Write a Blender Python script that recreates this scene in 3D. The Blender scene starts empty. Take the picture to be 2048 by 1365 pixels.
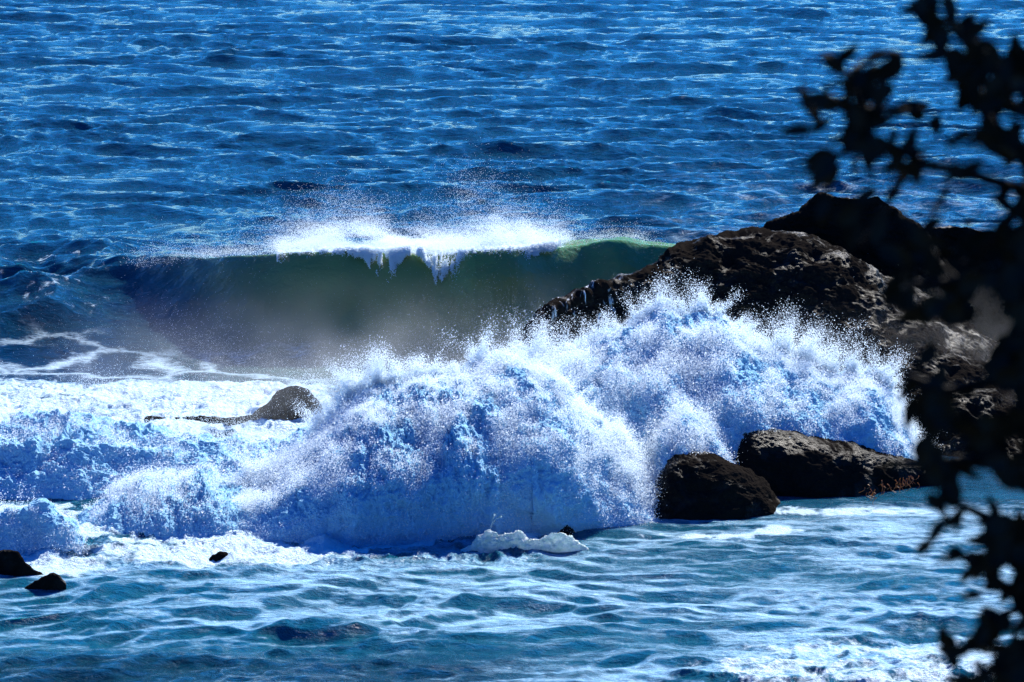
import bpy, math
import numpy as np
from math import radians as R
rng = np.random.default_rng(11)
S = bpy.context.scene
C = S.collection

# ------------------------------------------------------------------ camera
CAMZ, PITCH, FPX = 16.0, R(11.0), 7624.0        # focal length in photograph pixels
cam = bpy.data.cameras.new('camera'); co = bpy.data.objects.new('camera', cam); C.objects.link(co)
co.location = (0, 0, CAMZ); co.rotation_euler = (R(90) - PITCH, 0, 0)
cam.sensor_width = 36; cam.lens = 36 * FPX / 2048
cam.clip_start = 0.1; cam.clip_end = 20000
cam.dof.use_dof = True; cam.dof.focus_distance = 71.0; cam.dof.aperture_fstop = 7.5
S.camera = co

# ------------------------------------------------------------------ light
SUN_EL, SUN_AZ = R(40), R(26)                   # azimuth from +Y towards +X
w = bpy.data.worlds.new("World"); S.world = w; w.use_nodes = True
nt = w.node_tree; nt.nodes.clear()
sky = nt.nodes.new('ShaderNodeTexSky'); sky.sky_type = 'NISHITA'; sky.sun_disc = False
sky.sun_elevation = SUN_EL; sky.sun_rotation = SUN_AZ
sky.air_density = 1.0; sky.dust_density = 1.0; sky.ozone_density = 2.0; sky.altitude = 10
tc = nt.nodes.new('ShaderNodeTexCoord'); sp = nt.nodes.new('ShaderNodeSeparateXYZ')
rmp = nt.nodes.new('ShaderNodeValToRGB')
rmp.color_ramp.elements[0].position = 0.0; rmp.color_ramp.elements[0].color = (.62, 1.14, 1.70, 1)
mid = rmp.color_ramp.elements.new(.13); mid.color = (.06, .50, 1.20, 1)
rmp.color_ramp.elements[-1].position = 0.45; rmp.color_ramp.elements[-1].color = (.002, .30, .98, 1)
mul = nt.nodes.new('ShaderNodeMix'); mul.data_type = 'RGBA'; mul.blend_type = 'MULTIPLY'; mul.inputs[0].default_value = 1
bg = nt.nodes.new('ShaderNodeBackground'); bg.inputs[1].default_value = 0.085
out = nt.nodes.new('ShaderNodeOutputWorld')
nt.links.new(tc.outputs['Generated'], sp.inputs[0]); nt.links.new(sp.outputs[2], rmp.inputs[0])
nt.links.new(sky.outputs[0], mul.inputs[6]); nt.links.new(rmp.outputs[0], mul.inputs[7])
nt.links.new(mul.outputs[2], bg.inputs[0]); nt.links.new(bg.outputs[0], out.inputs[0])
sl = bpy.data.lights.new('sun', 'SUN'); sl.energy = 5.0; sl.angle = R(0.5); sl.color = (1, .95, .86)
so = bpy.data.objects.new('sun', sl); C.objects.link(so)
so.rotation_euler = (-(R(90) - SUN_EL), 0, -SUN_AZ)   # light comes from beyond the scene
S.view_settings.view_transform = 'Standard'; S.view_settings.look = 'None'
S.view_settings.exposure = 1.14; S.view_settings.gamma = 1.0
cy = S.cycles
cy.max_bounces = 10; cy.diffuse_bounces = 2; cy.volume_bounces = 1; cy.volume_step_rate = 2.0; cy.volume_max_steps = 64; cy.glossy_bounces = 3; cy.transmission_bounces = 8
cy.transparent_max_bounces = 6; cy.caustics_reflective = False; cy.caustics_refractive = False
cy.sample_clamp_indirect = 4.0; cy.sample_clamp_direct = 1.7; cy.use_adaptive_sampling = False
try:
    cy.use_denoising = True; cy.denoiser = 'OPENIMAGEDENOISE'; cy.denoising_prefilter = 'NONE'; cy.denoising_input_passes = 'RGB_ALBEDO_NORMAL'
except Exception:
    pass

# ------------------------------------------------------------------ helpers
T3 = rng.random((64, 64, 64), dtype=np.float32)
def vn3(x, y, z):
    xi = np.floor(x).astype(np.int64); yi = np.floor(y).astype(np.int64); zi = np.floor(z).astype(np.int64)
    fx = (x - xi).astype(np.float32); fy = (y - yi).astype(np.float32); fz = (z - zi).astype(np.float32)
    fx = fx*fx*(3-2*fx); fy = fy*fy*(3-2*fy); fz = fz*fz*(3-2*fz)
    x0, x1 = xi & 63, (xi+1) & 63; y0, y1 = yi & 63, (yi+1) & 63; z0, z1 = zi & 63, (zi+1) & 63
    a = T3[x0,y0,z0]*(1-fx)+T3[x1,y0,z0]*fx; b = T3[x0,y1,z0]*(1-fx)+T3[x1,y1,z0]*fx
    c = T3[x0,y0,z1]*(1-fx)+T3[x1,y0,z1]*fx; d = T3[x0,y1,z1]*(1-fx)+T3[x1,y1,z1]*fx
    return (a*(1-fy)+b*fy)*(1-fz)+(c*(1-fy)+d*fy)*fz
def fbm(x, y, z, f=1.0, octv=4, gain=.5):
    s = 0; a = 1; n = 0
    for i in range(octv):
        s = s + a*(vn3(x*f+17.3*i, y*f+5.1*i, z*f+9.7*i)); n += a; a *= gain; f *= 2.03
    return s/n                                   # 0..1, mean .5
def billow(x, y, z, f=1.0, octv=4, gain=.5):
    s = 0; a = 1; n = 0
    for i in range(octv):
        s = s + a*(1-np.abs(2*vn3(x*f+7.3*i, y*f+3.1*i, z*f+1.7*i)-1)); n += a; a *= gain; f *= 2.03
    return s/n
def sst(a, b, x):
    t = np.clip((x-a)/(b-a), 0, 1); return t*t*(3-2*t)
def dep(py): return PITCH + np.arctan((np.asarray(py, float)-682.5)/FPX)
def zat(py, Y): return CAMZ - Y*np.tan(dep(py))          # height seen at row py at distance Y
def yat(py, z=0.0): return (CAMZ - z)/np.tan(dep(py))    # distance of height z seen at row py
CP, SP = math.cos(PITCH), math.sin(PITCH)
def colx(px, py, Y):                                     # world x
    v = (682.5-py)/FPX
    return Y*(px-1024)/FPX/(CP+v*SP)
def pos(px, py, Y): return np.array([colx(px, py, Y), Y, zat(py, Y)])
def ipls(pts, px, w=45):
    px = np.asarray(px, float); return sum(ipl(pts, px+w*k) for k in np.linspace(-1.4, 1.4, 9))/9
def ipl(pts, px):
    p = np.array(pts, float); return np.interp(px, p[:, 0], p[:, 1])

def tag(o, label=None, cat=None, group=None, kind=None):
    if label: o['label'] = label
    if cat: o['category'] = cat
    if group: o['group'] = group
    if kind: o['kind'] = kind
    return o
def mesh_from(name, V, F, mat, parent=None, smooth=True, attrs=None, colattrs=None):
    me = bpy.data.meshes.new(name)
    V = np.ascontiguousarray(V, dtype=np.float32); n = len(V)
    me.vertices.add(n); me.vertices.foreach_set('co', V.ravel())
    if F is not None and len(F):
        F = np.ascontiguousarray(F, dtype=np.int32); k = F.shape[1]
        me.loops.add(F.size); me.polygons.add(len(F))
        me.loops.foreach_set('vertex_index', F.ravel())
        me.polygons.foreach_set('loop_start', np.arange(0, F.size, k, dtype=np.int32))
        me.polygons.foreach_set('use_smooth', np.full(len(F), smooth))
    for k2, a in (attrs or {}).items():
        at = me.attributes.new(k2, 'FLOAT', 'POINT'); at.data.foreach_set('value', np.ascontiguousarray(a, dtype=np.float32))
    for k2, a in (colattrs or {}).items():
        at = me.attributes.new(k2, 'FLOAT_COLOR', 'POINT')
        a4 = np.ones((n, 4), np.float32); a4[:, :3] = a; at.data.foreach_set('color', a4.ravel())
    me.update(calc_edges=True)
    if mat: me.materials.append(mat)
    o = bpy.data.objects.new(name, me); C.objects.link(o)
    if parent: o.parent = parent
    return o
def gridF(nr, nc):
    i = np.arange(nr-1)[:, None]*nc + np.arange(nc-1)[None, :]
    return np.stack([i, i+1, i+1+nc, i+nc], -1).reshape(-1, 4)
def grid_normals(V, nr, nc):
    G = V.reshape(nr, nc, 3)
    dr = np.gradient(G, axis=0); dc = np.gradient(G, axis=1)
    n = np.cross(dc, dr); n /= (np.linalg.norm(n, axis=2, keepdims=True)+1e-9)
    if n[..., 2].mean() < 0: n = -n
    return n.reshape(-1, 3)

class Acc:
    def __init__(s): s.V = []; s.F4 = []; s.n = 0
    def add(s, V, F): s.V.append(V); s.F4.append(F+s.n); s.n += len(V)
    def obj(s, name, mat, parent): return mesh_from(name, np.concatenate(s.V), np.concatenate(s.F4), mat, parent)
def tube(acc, pts, radii, seg=7):
    pts = np.array(pts, float); n = len(pts)
    T = np.gradient(pts, axis=0); T /= np.linalg.norm(T, axis=1, keepdims=True)+1e-9
    up = np.array([.13, 1, .07]); A1 = np.cross(T, up); A1 /= np.linalg.norm(A1, axis=1, keepdims=True)+1e-9; B1 = np.cross(T, A1)
    th = np.linspace(0, 2*np.pi, seg, endpoint=False)
    V = pts[:, None, :]+np.array(radii)[:, None, None]*(np.cos(th)[None, :, None]*A1[:, None, :]+np.sin(th)[None, :, None]*B1[:, None, :])
    F = []
    for i in range(n-1):
        for j in range(seg):
            F.append([i*seg+j, i*seg+(j+1) % seg, (i+1)*seg+(j+1) % seg, (i+1)*seg+j])
    acc.add(V.reshape(-1, 3), np.array(F))
def smooth_line(pts, m=6):
    pts = np.array(pts, float); t = np.arange(len(pts)); tt = np.linspace(0, len(pts)-1, (len(pts)-1)*m+1)
    P = np.stack([np.interp(tt, t, pts[:, i]) for i in range(pts.shape[1])], 1)
    for _ in range(3): P[1:-1] = (P[:-2]+2*P[1:-1]+P[2:])/4
    return P

# ------------------------------------------------------------------ materials
def newmat(name):
    m = bpy.data.materials.new(name); m.use_nodes = True; m.node_tree.nodes.clear(); return m
class NB:
    def __init__(s, m): s.t = m.node_tree
    def n(s, typ, **kw):
        nd = s.t.nodes.new(typ)
        for k, v in kw.items():
            if k.startswith('i_'): nd.inputs[k[2:].replace('_', ' ')].default_value = v
            else: setattr(nd, k, v)
        return nd
    def l(s, a, b): s.t.links.new(a, b)
    def math(s, op, a, b=None, c=None, clamp=False):
        nd = s.n('ShaderNodeMath', operation=op); nd.use_clamp = clamp
        for i, v in enumerate((a, b, c)):
            if v is None: continue
            if isinstance(v, (int, float)): nd.inputs[i].default_value = v
            else: s.l(v, nd.inputs[i])
        return nd.outputs[0]
    def attr(s, name): return s.n('ShaderNodeAttribute', attribute_name=name)
    def noise(s, vec, scale, detail=3, rough=.55, dist=0):
        nd = s.n('ShaderNodeTexNoise'); s.l(vec, nd.inputs['Vector'])
        nd.inputs['Scale'].default_value = scale; nd.inputs['Detail'].default_value = detail
        nd.inputs['Roughness'].default_value = rough; nd.inputs['Distortion'].default_value = dist
        return nd.outputs['Fac']
    def mapping(s, vec, sc):
        nd = s.n('ShaderNodeMapping'); nd.inputs['Scale'].default_value = sc; s.l(vec, nd.inputs['Vector']); return nd.outputs[0]
    def ramp(s, f, a, b):
        nd = s.n('ShaderNodeMapRange', interpolation_type='SMOOTHSTEP'); s.l(f, nd.inputs[0])
        nd.inputs[1].default_value = a; nd.inputs[2].default_value = b; return nd.outputs[0]

def mat_water():
    m = newmat('sea_water'); b = NB(m)
    P = b.n('ShaderNodeNewGeometry').outputs['Position']
    foam = b.attr('foam').outputs['Fac']; lace = b.attr('lace').outputs['Fac']; film = b.attr('film').outputs['Fac']
    tint = b.attr('tint').outputs['Color']; rgh = b.attr('rough').outputs['Fac']; rip = b.attr('ripple').outputs['Fac']
    # small ripples, longer along the crests than across
    n1 = b.noise(b.mapping(P, (1.0, 1.9, 1.5)), 2.6, 6, .62, .35)
    n2 = b.noise(b.mapping(P, (1.0, 2.2, 1)), 11, 4, .6, .2)
    hgt = b.math('ADD', b.math('MULTIPLY', n1, .15), b.math('MULTIPLY', n2, .022))
    bump = b.n('ShaderNodeBump'); bump.inputs['Distance'].default_value = 1.0
    b.l(rip, bump.inputs['Strength']); b.l(hgt, bump.inputs['Height'])
    # water body
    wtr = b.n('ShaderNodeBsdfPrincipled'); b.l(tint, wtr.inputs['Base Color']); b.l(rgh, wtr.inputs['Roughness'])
    wtr.inputs['IOR'].default_value = 1.34; wtr.inputs['Subsurface Weight'].default_value = .85; wtr.inputs['Subsurface Radius'].default_value = (.12, .8, .75); wtr.inputs['Subsurface Scale'].default_value = .2; b.l(bump.outputs[0], wtr.inputs['Normal'])
    # milky film of fine bubbles, drawn out in streaks
    fs = b.noise(b.mapping(P, (.55, 1.5, 1)), 1.3, 8, .62, .9)
    fs2 = b.noise(b.mapping(P, (1.2, 2.6, 1)), 6, 5, .6, .8)
    fk = b.math('ADD', b.math('MULTIPLY', fs, .7), b.math('MULTIPLY', fs2, .3))
    fk = b.math('ADD', fk, b.math('MULTIPLY', b.math('SUBTRACT', film, .5), .5))
    filmf = b.math('MULTIPLY', b.ramp(fk, .35, .74), b.ramp(film, .0, .35))
    fb = b.n('ShaderNodeBsdfPrincipled'); fb.inputs['Base Color'].default_value = (.20, .46, .68, 1)
    fb.inputs['Roughness'].default_value = .28; b.l(bump.outputs[0], fb.inputs['Normal'])
    mx0 = b.n('ShaderNodeMixShader'); b.l(filmf, mx0.inputs[0]); b.l(wtr.outputs[0], mx0.inputs[1]); b.l(fb.outputs[0], mx0.inputs[2])
    # lacy foam net left on calm water
    dn = b.n('ShaderNodeTexNoise'); b.l(P, dn.inputs['Vector']); dn.inputs['Scale'].default_value = .9; dn.inputs['Detail'].default_value = 4
    dm = b.n('ShaderNodeVectorMath', operation='MULTIPLY_ADD'); b.l(dn.outputs['Color'], dm.inputs[0])
    dm.inputs[1].default_value = (1.8, 1.8, 1.8); b.l(P, dm.inputs[2])
    vor = b.n('ShaderNodeTexVoronoi', feature='DISTANCE_TO_EDGE'); b.l(b.mapping(dm.outputs[0], (.42, .50, .0)), vor.inputs['Vector']); vor.inputs['Scale'].default_value = 1.0
    lf = b.math('ADD', vor.outputs['Distance'], b.math('MULTIPLY', b.math('SUBTRACT', fs2, .5), .25))
    lf = b.math('SUBTRACT', lf, b.math('MULTIPLY', lace, .22))
    lacef = b.math('MULTIPLY', b.math('SUBTRACT', 1.0, b.ramp(lf, -.10, .04)), b.ramp(lace, .05, .4))
    # thick foam
    tn = b.noise(P, 3.2, 7, .66, .4)
    tf = b.math('ADD', foam, b.math('MULTIPLY', b.math('SUBTRACT', tn, .5), 1.15))
    thick = b.math('MULTIPLY', b.ramp(tf, .38, .62), b.ramp(foam, .02, .2))
    ff = b.math('MAXIMUM', thick, b.math('MULTIPLY', lacef, .85))
    bn = b.noise(P, 16, 6, .7)
    bf = b.n('ShaderNodeBump'); bf.inputs['Distance'].default_value = .12; bf.inputs['Strength'].default_value = .8
    b.l(bn, bf.inputs['Height'])
    fo = b.n('ShaderNodeBsdfPrincipled'); fo.inputs['Base Color'].default_value = (.44, .66, .82, 1); fo.inputs['Roughness'].default_value = .45
    b.l(bf.outputs[0], fo.inputs['Normal'])
    mx = b.n('ShaderNodeMixShader'); b.l(ff, mx.inputs[0]); b.l(mx0.outputs[0], mx.inputs[1]); b.l(fo.outputs[0], mx.inputs[2])
    o = b.n('ShaderNodeOutputMaterial'); b.l(mx.outputs[0], o.inputs[0]); return m

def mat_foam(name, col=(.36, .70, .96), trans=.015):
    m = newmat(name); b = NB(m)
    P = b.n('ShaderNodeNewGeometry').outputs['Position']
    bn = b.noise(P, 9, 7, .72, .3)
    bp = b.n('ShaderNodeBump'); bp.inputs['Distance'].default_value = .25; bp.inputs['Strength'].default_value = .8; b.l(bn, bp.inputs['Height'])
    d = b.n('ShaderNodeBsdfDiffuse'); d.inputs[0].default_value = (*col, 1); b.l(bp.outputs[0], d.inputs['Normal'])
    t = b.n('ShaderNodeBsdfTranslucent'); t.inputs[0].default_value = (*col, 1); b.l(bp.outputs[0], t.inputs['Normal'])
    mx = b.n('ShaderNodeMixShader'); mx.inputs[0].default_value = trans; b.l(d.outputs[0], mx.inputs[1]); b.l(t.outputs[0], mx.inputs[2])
    o = b.n('ShaderNodeOutputMaterial'); b.l(mx.outputs[0], o.inputs[0]); return m
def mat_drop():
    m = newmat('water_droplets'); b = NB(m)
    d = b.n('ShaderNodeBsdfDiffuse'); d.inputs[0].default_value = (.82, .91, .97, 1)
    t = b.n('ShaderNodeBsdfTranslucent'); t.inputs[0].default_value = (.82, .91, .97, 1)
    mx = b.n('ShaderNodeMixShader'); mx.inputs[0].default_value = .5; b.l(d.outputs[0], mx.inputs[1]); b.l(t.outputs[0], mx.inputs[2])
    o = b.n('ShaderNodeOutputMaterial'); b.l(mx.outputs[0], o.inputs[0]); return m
def mat_rock():
    m = newmat('wet_black_rock'); b = NB(m)
    P = b.n('ShaderNodeNewGeometry').outputs['Position']
    n1 = b.noise(P, 1.3, 8, .65, .5); n2 = b.noise(P, 14, 6, .7)
    cr = b.n('ShaderNodeValToRGB'); b.l(b.math('ADD', b.math('MULTIPLY', n1, .6), b.math('MULTIPLY', n2, .4)), cr.inputs[0])
    e = cr.color_ramp.elements; e[0].position = .36; e[0].color = (.006, .0055, .005, 1); e[1].position = .64; e[1].color = (.015, .0125, .0105, 1)
    x = cr.color_ramp.elements.new(.72); x.color = (.02, .015, .010, 1)
    hb = b.math('ADD', b.math('MULTIPLY', n1, .16), b.math('MULTIPLY', n2, .03))
    bp = b.n('ShaderNodeBump'); bp.inputs['Distance'].default_value = 1; bp.inputs['Strength'].default_value = .8; b.l(hb, bp.inputs['Height'])
    p = b.n('ShaderNodeBsdfPrincipled'); b.l(cr.outputs[0], p.inputs['Base Color']); b.l(bp.outputs[0], p.inputs['Normal'])
    rr = b.n('ShaderNodeMapRange'); b.l(n1, rr.inputs[0]); rr.inputs[1].default_value = .35; rr.inputs[2].default_value = .65
    rr.inputs[3].default_value = .4; rr.inputs[4].default_value = .8; b.l(rr.outputs[0], p.inputs['Roughness']); b.l(b.math('MULTIPLY', b.math('SUBTRACT', 1.0, b.ramp(n1, .38, .50)), .10), p.inputs['Specular IOR Level'])
    veil = b.attr('veil').outputs['Fac']
    vn = b.noise(b.mapping(P, (5, 2, 1.2)), 1.4, 6, .65, .6)
    vf = b.math('MULTIPLY', b.ramp(b.math('ADD', vn, b.math('MULTIPLY', b.math('SUBTRACT', veil, .5), .5)), .45, .62), b.ramp(veil, .02, .3))
    f = b.n('ShaderNodeBsdfDiffuse'); f.inputs[0].default_value = (.75, .82, .88, 1)
    mx = b.n('ShaderNodeMixShader'); b.l(vf, mx.inputs[0]); b.l(p.outputs[0], mx.inputs[1]); b.l(f.outputs[0], mx.inputs[2])
    o = b.n('ShaderNodeOutputMaterial'); b.l(mx.outputs[0], o.inputs[0]); return m
def mat_simple(name, c1, c2, scale=8, rough=.6, trans=0):
    m = newmat(name); b = NB(m)
    P = b.n('ShaderNodeNewGeometry').outputs['Position']
    n = b.noise(P, scale, 5, .6)
    cr = b.n('ShaderNodeValToRGB'); b.l(n, cr.inputs[0]); e = cr.color_ramp.elements
    e[0].position = .35; e[0].color = (*c1, 1); e[1].position = .65; e[1].color = (*c2, 1)
    p = b.n('ShaderNodeBsdfPrincipled'); b.l(cr.outputs[0], p.inputs['Base Color']); p.inputs['Roughness'].default_value = rough; p.inputs['Specular IOR Level'].default_value = .2 if rough > .3 else .5
    o = b.n('ShaderNodeOutputMaterial')
    if trans:
        t = b.n('ShaderNodeBsdfTranslucent'); b.l(cr.outputs[0], t.inputs[0])
        mx = b.n('ShaderNodeMixShader'); mx.inputs[0].default_value = trans; b.l(p.outputs[0], mx.inputs[1]); b.l(t.outputs[0], mx.inputs[2])
        b.l(mx.outputs[0], o.inputs[0])
    else: b.l(p.outputs[0], o.inputs[0])
    return m
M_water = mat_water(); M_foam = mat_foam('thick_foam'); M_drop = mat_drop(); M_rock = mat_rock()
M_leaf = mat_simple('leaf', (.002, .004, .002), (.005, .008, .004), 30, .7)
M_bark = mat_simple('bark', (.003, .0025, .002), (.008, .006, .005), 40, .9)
M_soil = mat_simple('cliff_soil', (.03, .028, .018), (.06, .055, .035), 1.5, .95)
M_kelp = mat_simple('kelp', (.20, .06, .012), (.38, .14, .02), 12, .25, .3)

# points rendered as droplets: geometry nodes turn the vertices into a cloud of little spheres
def droplet_tree(mat):
    g = bpy.data.node_groups.new('droplets', 'GeometryNodeTree')
    g.interface.new_socket('Geometry', in_out='INPUT', socket_type='NodeSocketGeometry')
    g.interface.new_socket('Geometry', in_out='OUTPUT', socket_type='NodeSocketGeometry')
    a = g.nodes.new('NodeGroupInput'); z = g.nodes.new('NodeGroupOutput')
    na = g.nodes.new('GeometryNodeInputNamedAttribute'); na.data_type = 'FLOAT'; na.inputs[0].default_value = 'rad'
    mp = g.nodes.new('GeometryNodeMeshToPoints'); sm = g.nodes.new('GeometryNodeSetMaterial'); sm.inputs['Material'].default_value = mat
    g.links.new(a.outputs[0], mp.inputs['Mesh']); g.links.new(na.outputs[0], mp.inputs['Radius'])
    g.links.new(mp.outputs[0], sm.inputs['Geometry']); g.links.new(sm.outputs[0], z.inputs[0]); return g
G_drop = droplet_tree(M_drop)
NPTS = 0
def cloud(name, P, rad, label, cat):
    global NPTS
    P = np.asarray(P, np.float32); rad = np.broadcast_to(np.asarray(rad, np.float32), (len(P),))
    keep = P[:, 2] > -0.2; P, rad = P[keep], rad[keep]; NPTS += len(P)
    o = mesh_from(name, P, None, M_drop, attrs={'rad': rad})
    md = o.modifiers.new('droplets', 'NODES'); md.node_group = G_drop
    return tag(o, label, cat, kind='stuff')

# ------------------------------------------------------------------ the sea
def wave_set(n, lmin, lmax, slope, mean, spread, seed, lowboost=0.0):
    r = np.random.default_rng(seed)
    L = np.exp(r.uniform(math.log(lmin), math.log(lmax), n)); k = 2*np.pi/L
    th = mean + r.normal(0, spread, n) * np.clip(1.25 - .25*np.log(L/lmin+1), .5, 1.3)
    s = slope*math.sqrt(2/n)*(1+lowboost*(np.log(L/lmin)/math.log(lmax/lmin)-.5))*r.uniform(.6, 1.4, n)
    return L, k, th, s/k, r.uniform(0, 2*np.pi, n)
WO = wave_set(230, .32, 5.5, .22, R(-95), .50, 3, -.5)      # offshore
WN = wave_set(150, .28, 2.9, .245, R(-82), .52, 5, -.1)       # inshore chop
def apply_waves(W, x, y, dymin, choppy=.9):
    dx = np.zeros_like(x); dy = np.zeros_like(x); dz = np.zeros_like(x)
    xw = x+(fbm(x*.22, y*.22, 0*y+1, 1, 3)-.5)*2.6; yw = y+(fbm(x*.22, y*.22, 0*y+33, 1, 3)-.5)*2.6
    for L, k, th, a, ph in zip(*W):
        kx, ky = math.cos(th), math.sin(th)
        wgt = np.clip((L/(dymin*2.2))-.8, 0, 1)
        if wgt.max() <= 0: continue
        p = k*(kx*xw+ky*yw)+ph; s = np.sin(p)*wgt*a; c = np.cos(p)*wgt*a
        dz += c; dx -= choppy*kx*s; dy -= choppy*ky*s
    return dx, dy, dz

CREST = [(-400, 640), (0, 610), (120, 575), (250, 530), (350, 515), (480, 507), (560, 505), (640, 500), (800, 497), (950, 500), (1050, 497), (1100, 485), (1180, 480), (1260, 478), (1340, 486), (1500, 500), (2048, 520), (2500, 540)]
HB = [(-400, .15), (0, .55), (120, .8), (250, 1.2), (350, 1.55), (500, 1.95), (700, 2.1), (1000, 2.15), (1300, 2.15), (1500, 1.9), (1700, 1.0), (1900, .2), (2500, 0)]
def breaker(pxa, Y):
    h = ipls(HB, pxa); yc = yat(ipls(CREST, pxa), h)
    u = (yc-Y)
    wf = 3.9+3.2*(1-np.clip(h/2.1, 0, 1))
    front = np.where(u > 0, np.clip(1-np.clip(u, 0, wf)/wf, 0, 1)**2.3, 0)
    back = np.where(u <= 0, np.exp(-(np.abs(u)/4.2)**1.3), 0)
    return h*(front+back), u, h
ncol, nrow = 1150, 1500
a_in = np.linspace(-.165, .165, ncol)
a_out = np.geomspace(.17, 2.2, 40); A = np.concatenate([-a_out[::-1], a_in, a_out])
dpr = np.linspace(R(17.2), R(5.3), nrow)
y_in = CAMZ/np.tan(dpr)
Yr = np.concatenate([np.linspace(18, y_in[0]-.4, 40), y_in, y_in[-1]*np.geomspace(1.02, 90, 60)])
nc, nr = len(A), len(Yr)
AA, YY = np.meshgrid(A, Yr)
a = AA.ravel(); y = YY.ravel(); x = a*y
dY = np.repeat(np.gradient(Yr), nc)
pxa = 1024+a*FPX*CP*1.0
wO = sst(77, 88, y)*.92+.08*sst(66, 76, y); wN = 1-sst(63, 71, y)
lee = 1-.45*sst(1350, 1700, pxa)*sst(58, 63, y)
dx = np.zeros_like(x); dy = dx.copy(); dz = dx.copy()
m = wO > 0
q = apply_waves(WO, x[m], y[m], dY[m], .45)
go = wO[m]*(.35+1.35*fbm(x[m]*.09, y[m]*.16, 0*y[m]+5, 1, 4))
dx[m] += q[0]*go; dy[m] += q[1]*go; dz[m] += q[2]*go
m = wN > 0
q = apply_waves(WN, x[m], y[m], dY[m], .75)
g = wN[m]*lee[m]*(.45+1.0*fbm(x[m]*.5, y[m]*.5, 0*y[m], 1, 3))
dx[m] += q[0]*g; dy[m] += q[1]*g; dz[m] += q[2]*g
zb, ub, hb = breaker(pxa, y)
calm = np.clip(zb/1.0, 0, 1)*(ub > -.3)
dz *= 1-.6*calm; dx *= 1-.6*calm; dy *= 1-.6*calm
z = dz+zb
lip = np.exp(-((ub-.1)/.7)**2)*sst(1.2, 2.0, hb)
crestn = (vn3(x*1.3, x*0+3, x*0)-.5)
z += lip*crestn*.22
z += (fbm(x*1.2, ub*.9, 0*x, 1.0, 5, .6)-.5)*.22*np.clip(zb, 0, 1)*(ub > .3)*sst(.3, 1, ub)
dy = dy - lip*(.45+crestn*.5)                              # the lip is thrown towards the shore
# left of the breaker: steep dark chop
lc = (1-sst(100, 480, pxa))*sst(80, 84, y)*(1-sst(92, 97, y))
z += lc*(billow(x, y*1.3, 0*x, .35, 3)-.5)*1.3
# white water on the left, in bands, churned into lumps
def band(y0, y1, y2, y3): return sst(y0, y1, y)*(1-sst(y2, y3, y))
left = 1-sst(620, 760, pxa)
ww = band(71.0, 73.2, 76.6, 78.6)*left
lumps = billow(x, y, x*0+1, .9, 5, .6)
z += ww*((lumps-.45)*.48+(billow(x, y, x*0+6, 3.0, 3)-.5)*.08)
ww2 = band(61.8, 63.0, 65.5, 68)*(1-sst(1040, 1120, pxa))
z += ww2*(billow(x+9, y, x*0+4, 1.3, 5, .6)-.5)*.35
bank = band(50, 55.2, 57.3, 58.6)*sst(1250, 1600, pxa + (57-y)*60)
z += bank*(billow(x*1.0, y, x*0+8, 2.6, 4, .5)-.5)*.13
# foam attributes
streak = fbm(x*.25, y*.8, x*0, 1, 5, .6)
foam = 0*x
foam = np.maximum(foam, ww*(.36+.5*fbm(x, y, x*0+2, .5, 3)))
foam = np.maximum(foam, ww2*.9*sst(.42, .62, fbm(x, y, x*0+5, .6, 4)))
foam = np.maximum(foam, bank*(.16+.36*sst(.4, .6, lumps)))
curt = .05+ .0*x
for c, wd, ln in ((600, 45, .50), (770, 40, .75), (905, 48, 1.35), (985, 40, .7), (1050, 35, .6), (840, 40, .45)):
    curt = np.maximum(curt, ln*np.exp(-((pxa-c)/wd)**2))
curt *= .6+.8*fbm(x*2.0, x*0, x*0, 2, 4)
cz = sst(540, 600, pxa)*(1-sst(1100, 1180, pxa))
foam = np.maximum(foam, cz*np.where(ub > -1.2, 1-sst(0*curt-.1, .22+0*curt, ub), 0)*.62)
foam = np.maximum(foam, .45*sst(540, 1100, pxa)*band(84, 85.5, 90, 95)*streak*1.2)
foam = np.maximum(foam, lc*.36*sst(.6, .75, lumps))
for (c, yy, rx, ry, s) in ((1560, 64.9, 60, .5, .7), (1430, 64.6, 200, .35, .55), (1700, 66.4, 260, .4, .6), (620, 72.6, 200, 1.0, .9), (60, 62.5, 160, .9, .9), (380, 63.2, 300, .7, .7)):
    foam = np.maximum(foam, s*np.exp(-((pxa-c)/rx)**2-((y-yy)/ry)**2)*1.1)
lace = band(75.6, 77.0, 79.2, 81.0)*(1-sst(600, 760, pxa))*.32 + .25*band(79, 80, 81.6, 83)*(1-sst(200, 500, pxa))
film = np.clip(.76*(1-sst(64, 69, y)) + .0*y, 0, 1)*(.75+.5*(fbm(x*.15, y*.4, x*0+7, 1, 3)-.5)*2)
film = np.maximum(film, .25*sst(900, 1500, pxa)*band(84, 88, 100, 125)*(.4+1.2*streak))
film = np.maximum(film, .6*sst(1500, 1700, pxa)*band(60.5, 62.5, 66, 68))
film *= 1-.6*band(40, 50, 56.8, 58.5)*(1-sst(900, 1300, pxa))
film = np.maximum(film, .5*ww)
film = np.maximum(film, .3*band(63.0, 64.0, 66, 68))
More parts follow.
